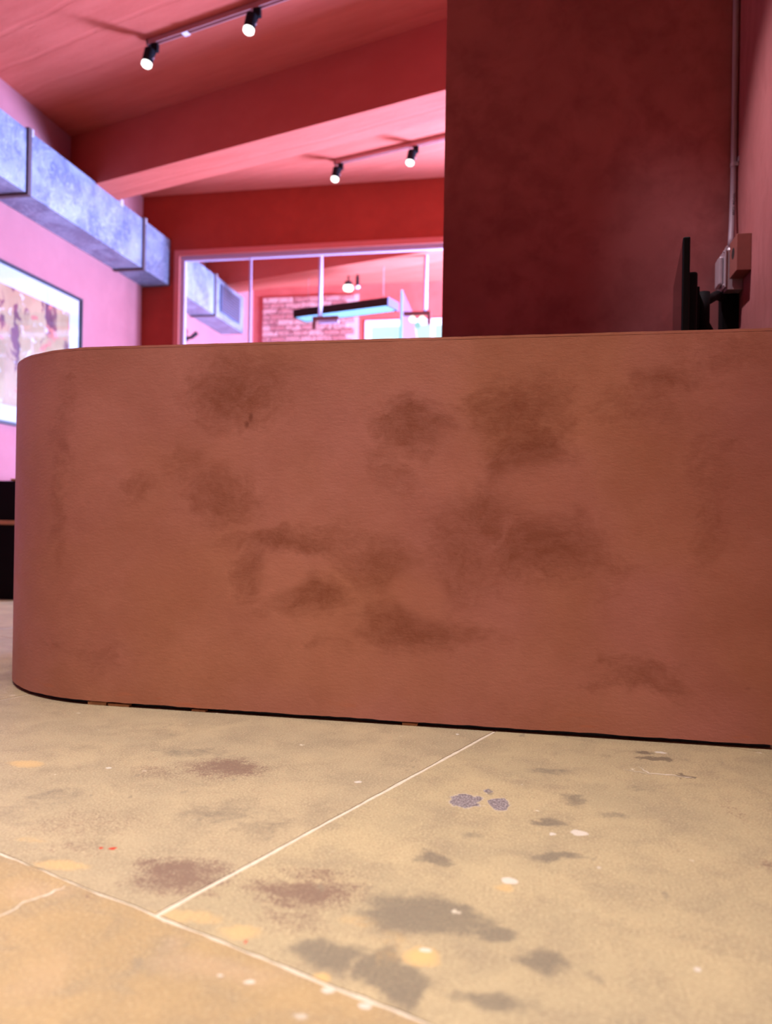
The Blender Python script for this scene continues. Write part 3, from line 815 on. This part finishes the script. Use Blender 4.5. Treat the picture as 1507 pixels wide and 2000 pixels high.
# ------------------------------------------------------------------ things in the rear room, behind the glass
def ceil_spot(x, y, zl, label, lit):
    t = thing('ceiling_spotlight', label, 'spotlight', (x, y, ZC))
    link('stem', tube([(x, y, ZC - 0.001), (x, y, zl + 0.10)], 0.012, 12), M_BLACK, t)
    o = link('lamp_body', tube([(x, y, zl + 0.10), (x, y, zl + 0.095), (x, y, zl + 0.045)] if lit else [(x, y, zl + 0.10), (x, y, zl + 0.09), (x, y, zl - 0.02)], [0.03, 0.045, 0.052] if lit else [0.018, 0.022, 0.024], 20), M_BLACK, t); smooth_sharp(o)
    o = link('lens', tube([(x, y, zl + 0.0445), (x, y, zl + 0.01), (x, y, zl - 0.012), (x, y, zl - 0.02)] if lit else [(x, y, zl - 0.0205), (x, y, zl - 0.035), (x, y, zl - 0.045), (x, y, zl - 0.05)], [0.058, 0.064, 0.05, 0.025] if lit else [0.026, 0.03, 0.026, 0.015], 20), M_LENS if lit else M_WHITE, t); smooth_sharp(o)
    if lit:
        s_ = spot('lamp_light', (x, y, zl - 0.03), (x, y, 0), 60, (1.0, 0.9, 0.78), 100, 0.8, 0.04)
        s_.parent = t; s_.matrix_parent_inverse = Matrix.Translation(t.location).inverted()
ceil_spot(-2.29, 9.3, 3.39, 'glowing round ceiling spotlight behind the glass, above the linear lamp', True)
ceil_spot(-2.176, 9.3, 3.45, 'small dark unlit stem spotlight right of the glowing one behind the glass', False)

ll = thing('linear_pendant', 'long black linear lamp with a cool glowing underside behind the glass', 'lamp', (-2.17, 8.6, 2.95))
la, lb = Vector((-2.80, 8.72, 0)), Vector((-1.62, 8.36, 0))
d = (lb - la).normalized(); n = Vector((-d.y, d.x, 0)); ln = (lb - la).length
ML = Matrix(((d.x, n.x, 0, la.x), (d.y, n.y, 0, la.y), (0, 0, 1, 0), (0, 0, 0, 1)))
zl0 = 2.915
bm = bmesh.new()
boxb(bm, 0, ln, 0, 0.010, zl0, zl0 + 0.092, ML); boxb(bm, 0, ln, 0.25, 0.26, zl0, zl0 + 0.092, ML)
boxb(bm, 0, ln, 0.010, 0.25, zl0 + 0.08, zl0 + 0.092, ML)
boxb(bm, 0, 0.01, 0.010, 0.25, zl0, zl0 + 0.08, ML)
link('lamp_housing', bm, M_SOOT, ll)
link('end_plate', box(ln + 0.0005, ln + 0.008, -0.003, 0.263, zl0 - 0.003, zl0 + 0.095, 0, ML), M_ENDPLATE, ll)
link('light_panel', box(0.012, ln - 0.002, 0.012, 0.248, zl0 + 0.03, zl0 + 0.034, 0, ML), M_CYANLED, ll)
bm = bmesh.new()
q = 0.03
while q < ln - 0.02:
    boxb(bm, q, q + 0.004, 0.012, 0.248, zl0 + 0.001, zl0 + 0.029, ML); q += 0.036
for w_ in (0.07, 0.13, 0.19):
    boxb(bm, 0.012, ln - 0.004, w_, w_ + 0.003, zl0 + 0.0012, zl0 + 0.0288, ML)
o = link('louvre_grid', bm, M_GRID, ll); o['kind'] = 'stuff'
for q in (0.12, ln - 0.12):
    p0 = ML @ Vector((q, 0.13, zl0 + 0.0925))
    link('hanging_wire', tube([p0, (p0.x, p0.y, ZC - 0.001)], 0.0025, 6), M_STEEL, ll)

pa = thing('hanging_bracket', 'pale rod ending in a brown crossbar, hanging in front of the linear lamp', 'pendant', (-2.33, 8.2, ZC))
zt = 3.384 if False else ZC
link('rod', tube([(-2.33, 8.2, 3.849), (-2.33, 8.2, 2.775)], 0.024, 12), M_LAV, pa, True)
link('crossbar', box(-2.41, -2.12, 8.18, 8.22, 2.735, 2.774, 0.003), M_BROWN, pa)
link('drop_plate', box(-2.41, -2.37, 8.18, 8.22, 2.635, 2.7345, 0.003), M_BROWN, pa)
link('lower_plate', box(-2.34, -2.12, 8.185, 8.215, 2.700, 2.7345, 0.002), M_LAV, pa)
pb = thing('hanging_bracket', 'pale rod with a brown crossbar and small glowing bulbs, near the dark wall', 'pendant', (-1.18, 8.2, ZC))
link('rod', tube([(-1.18, 8.2, 3.849), (-1.18, 8.2, 2.793)], 0.022, 12), M_LAV, pb, True)
link('crossbar', box(-1.41, -1.12, 8.18, 8.22, 2.755, 2.792, 0.003), M_BROWN, pb)
link('drop_plate', box(-1.155, -1.12, 8.18, 8.22, 2.655, 2.7545, 0.003), M_BROWN, pb)
for x, zz in ((-1.316, 2.715), (-1.212, 2.712)):
    bm = bmesh.new(); bmesh.ops.create_uvsphere(bm, u_segments=18, v_segments=12, radius=0.036)
    bmesh.ops.translate(bm, verts=bm.verts, vec=(x, 8.2, zz)); link('bulb', bm, M_BULB, pb, True)
bm = bmesh.new(); bmesh.ops.create_uvsphere(bm, u_segments=18, v_segments=12, radius=0.034)
bmesh.ops.translate(bm, verts=bm.verts, vec=(-1.26, 8.2, 2.650)); link('cool_bulb', bm, M_CYANLED, pb, True)

gp = thing('sloping_board', 'tall narrow teal-edged board with a sloping lilac side, right of the linear lamp', 'panel', (-1.55, 8.8, 0))
bm = bmesh.new()
a = [(-1.53, 3.20), (-1.40, 2.92), (-1.34, 2.55), (-1.34, 0.0), (-1.53, 0.0)]
v0 = [bm.verts.new((x, 8.79, z)) for x, z in a]; v1 = [bm.verts.new((x, 8.815, z)) for x, z in a]
bm.faces.new(v0); bm.faces.new(v1[::-1])
for i in range(5): bm.faces.new((v0[i], v0[(i + 1) % 5], v1[(i + 1) % 5], v1[i]))
link('board', bm, M_SAIL, gp)
link('teal_edge', box(-1.552, -1.5305, 8.78, 8.825, 0.0, 3.21, 0.002), M_TEAL, gp)

wl = thing('wall_lamp', 'small black lamp stub on the pink wall under the duct, behind the glass', 'lamp', (-4.0, 8.45, 2.66))
link('wall_plate', tube([(-3.999, 8.45, 2.64), (-3.985, 8.45, 2.64)], 0.035, 16), M_BLACK, wl)
link('lamp_body', tube([(-3.985, 8.45, 2.64), (-3.93, 8.45, 2.655), (-3.87, 8.47, 2.71)], [0.015, 0.022, 0.026], 14), M_BLACK, wl, True)
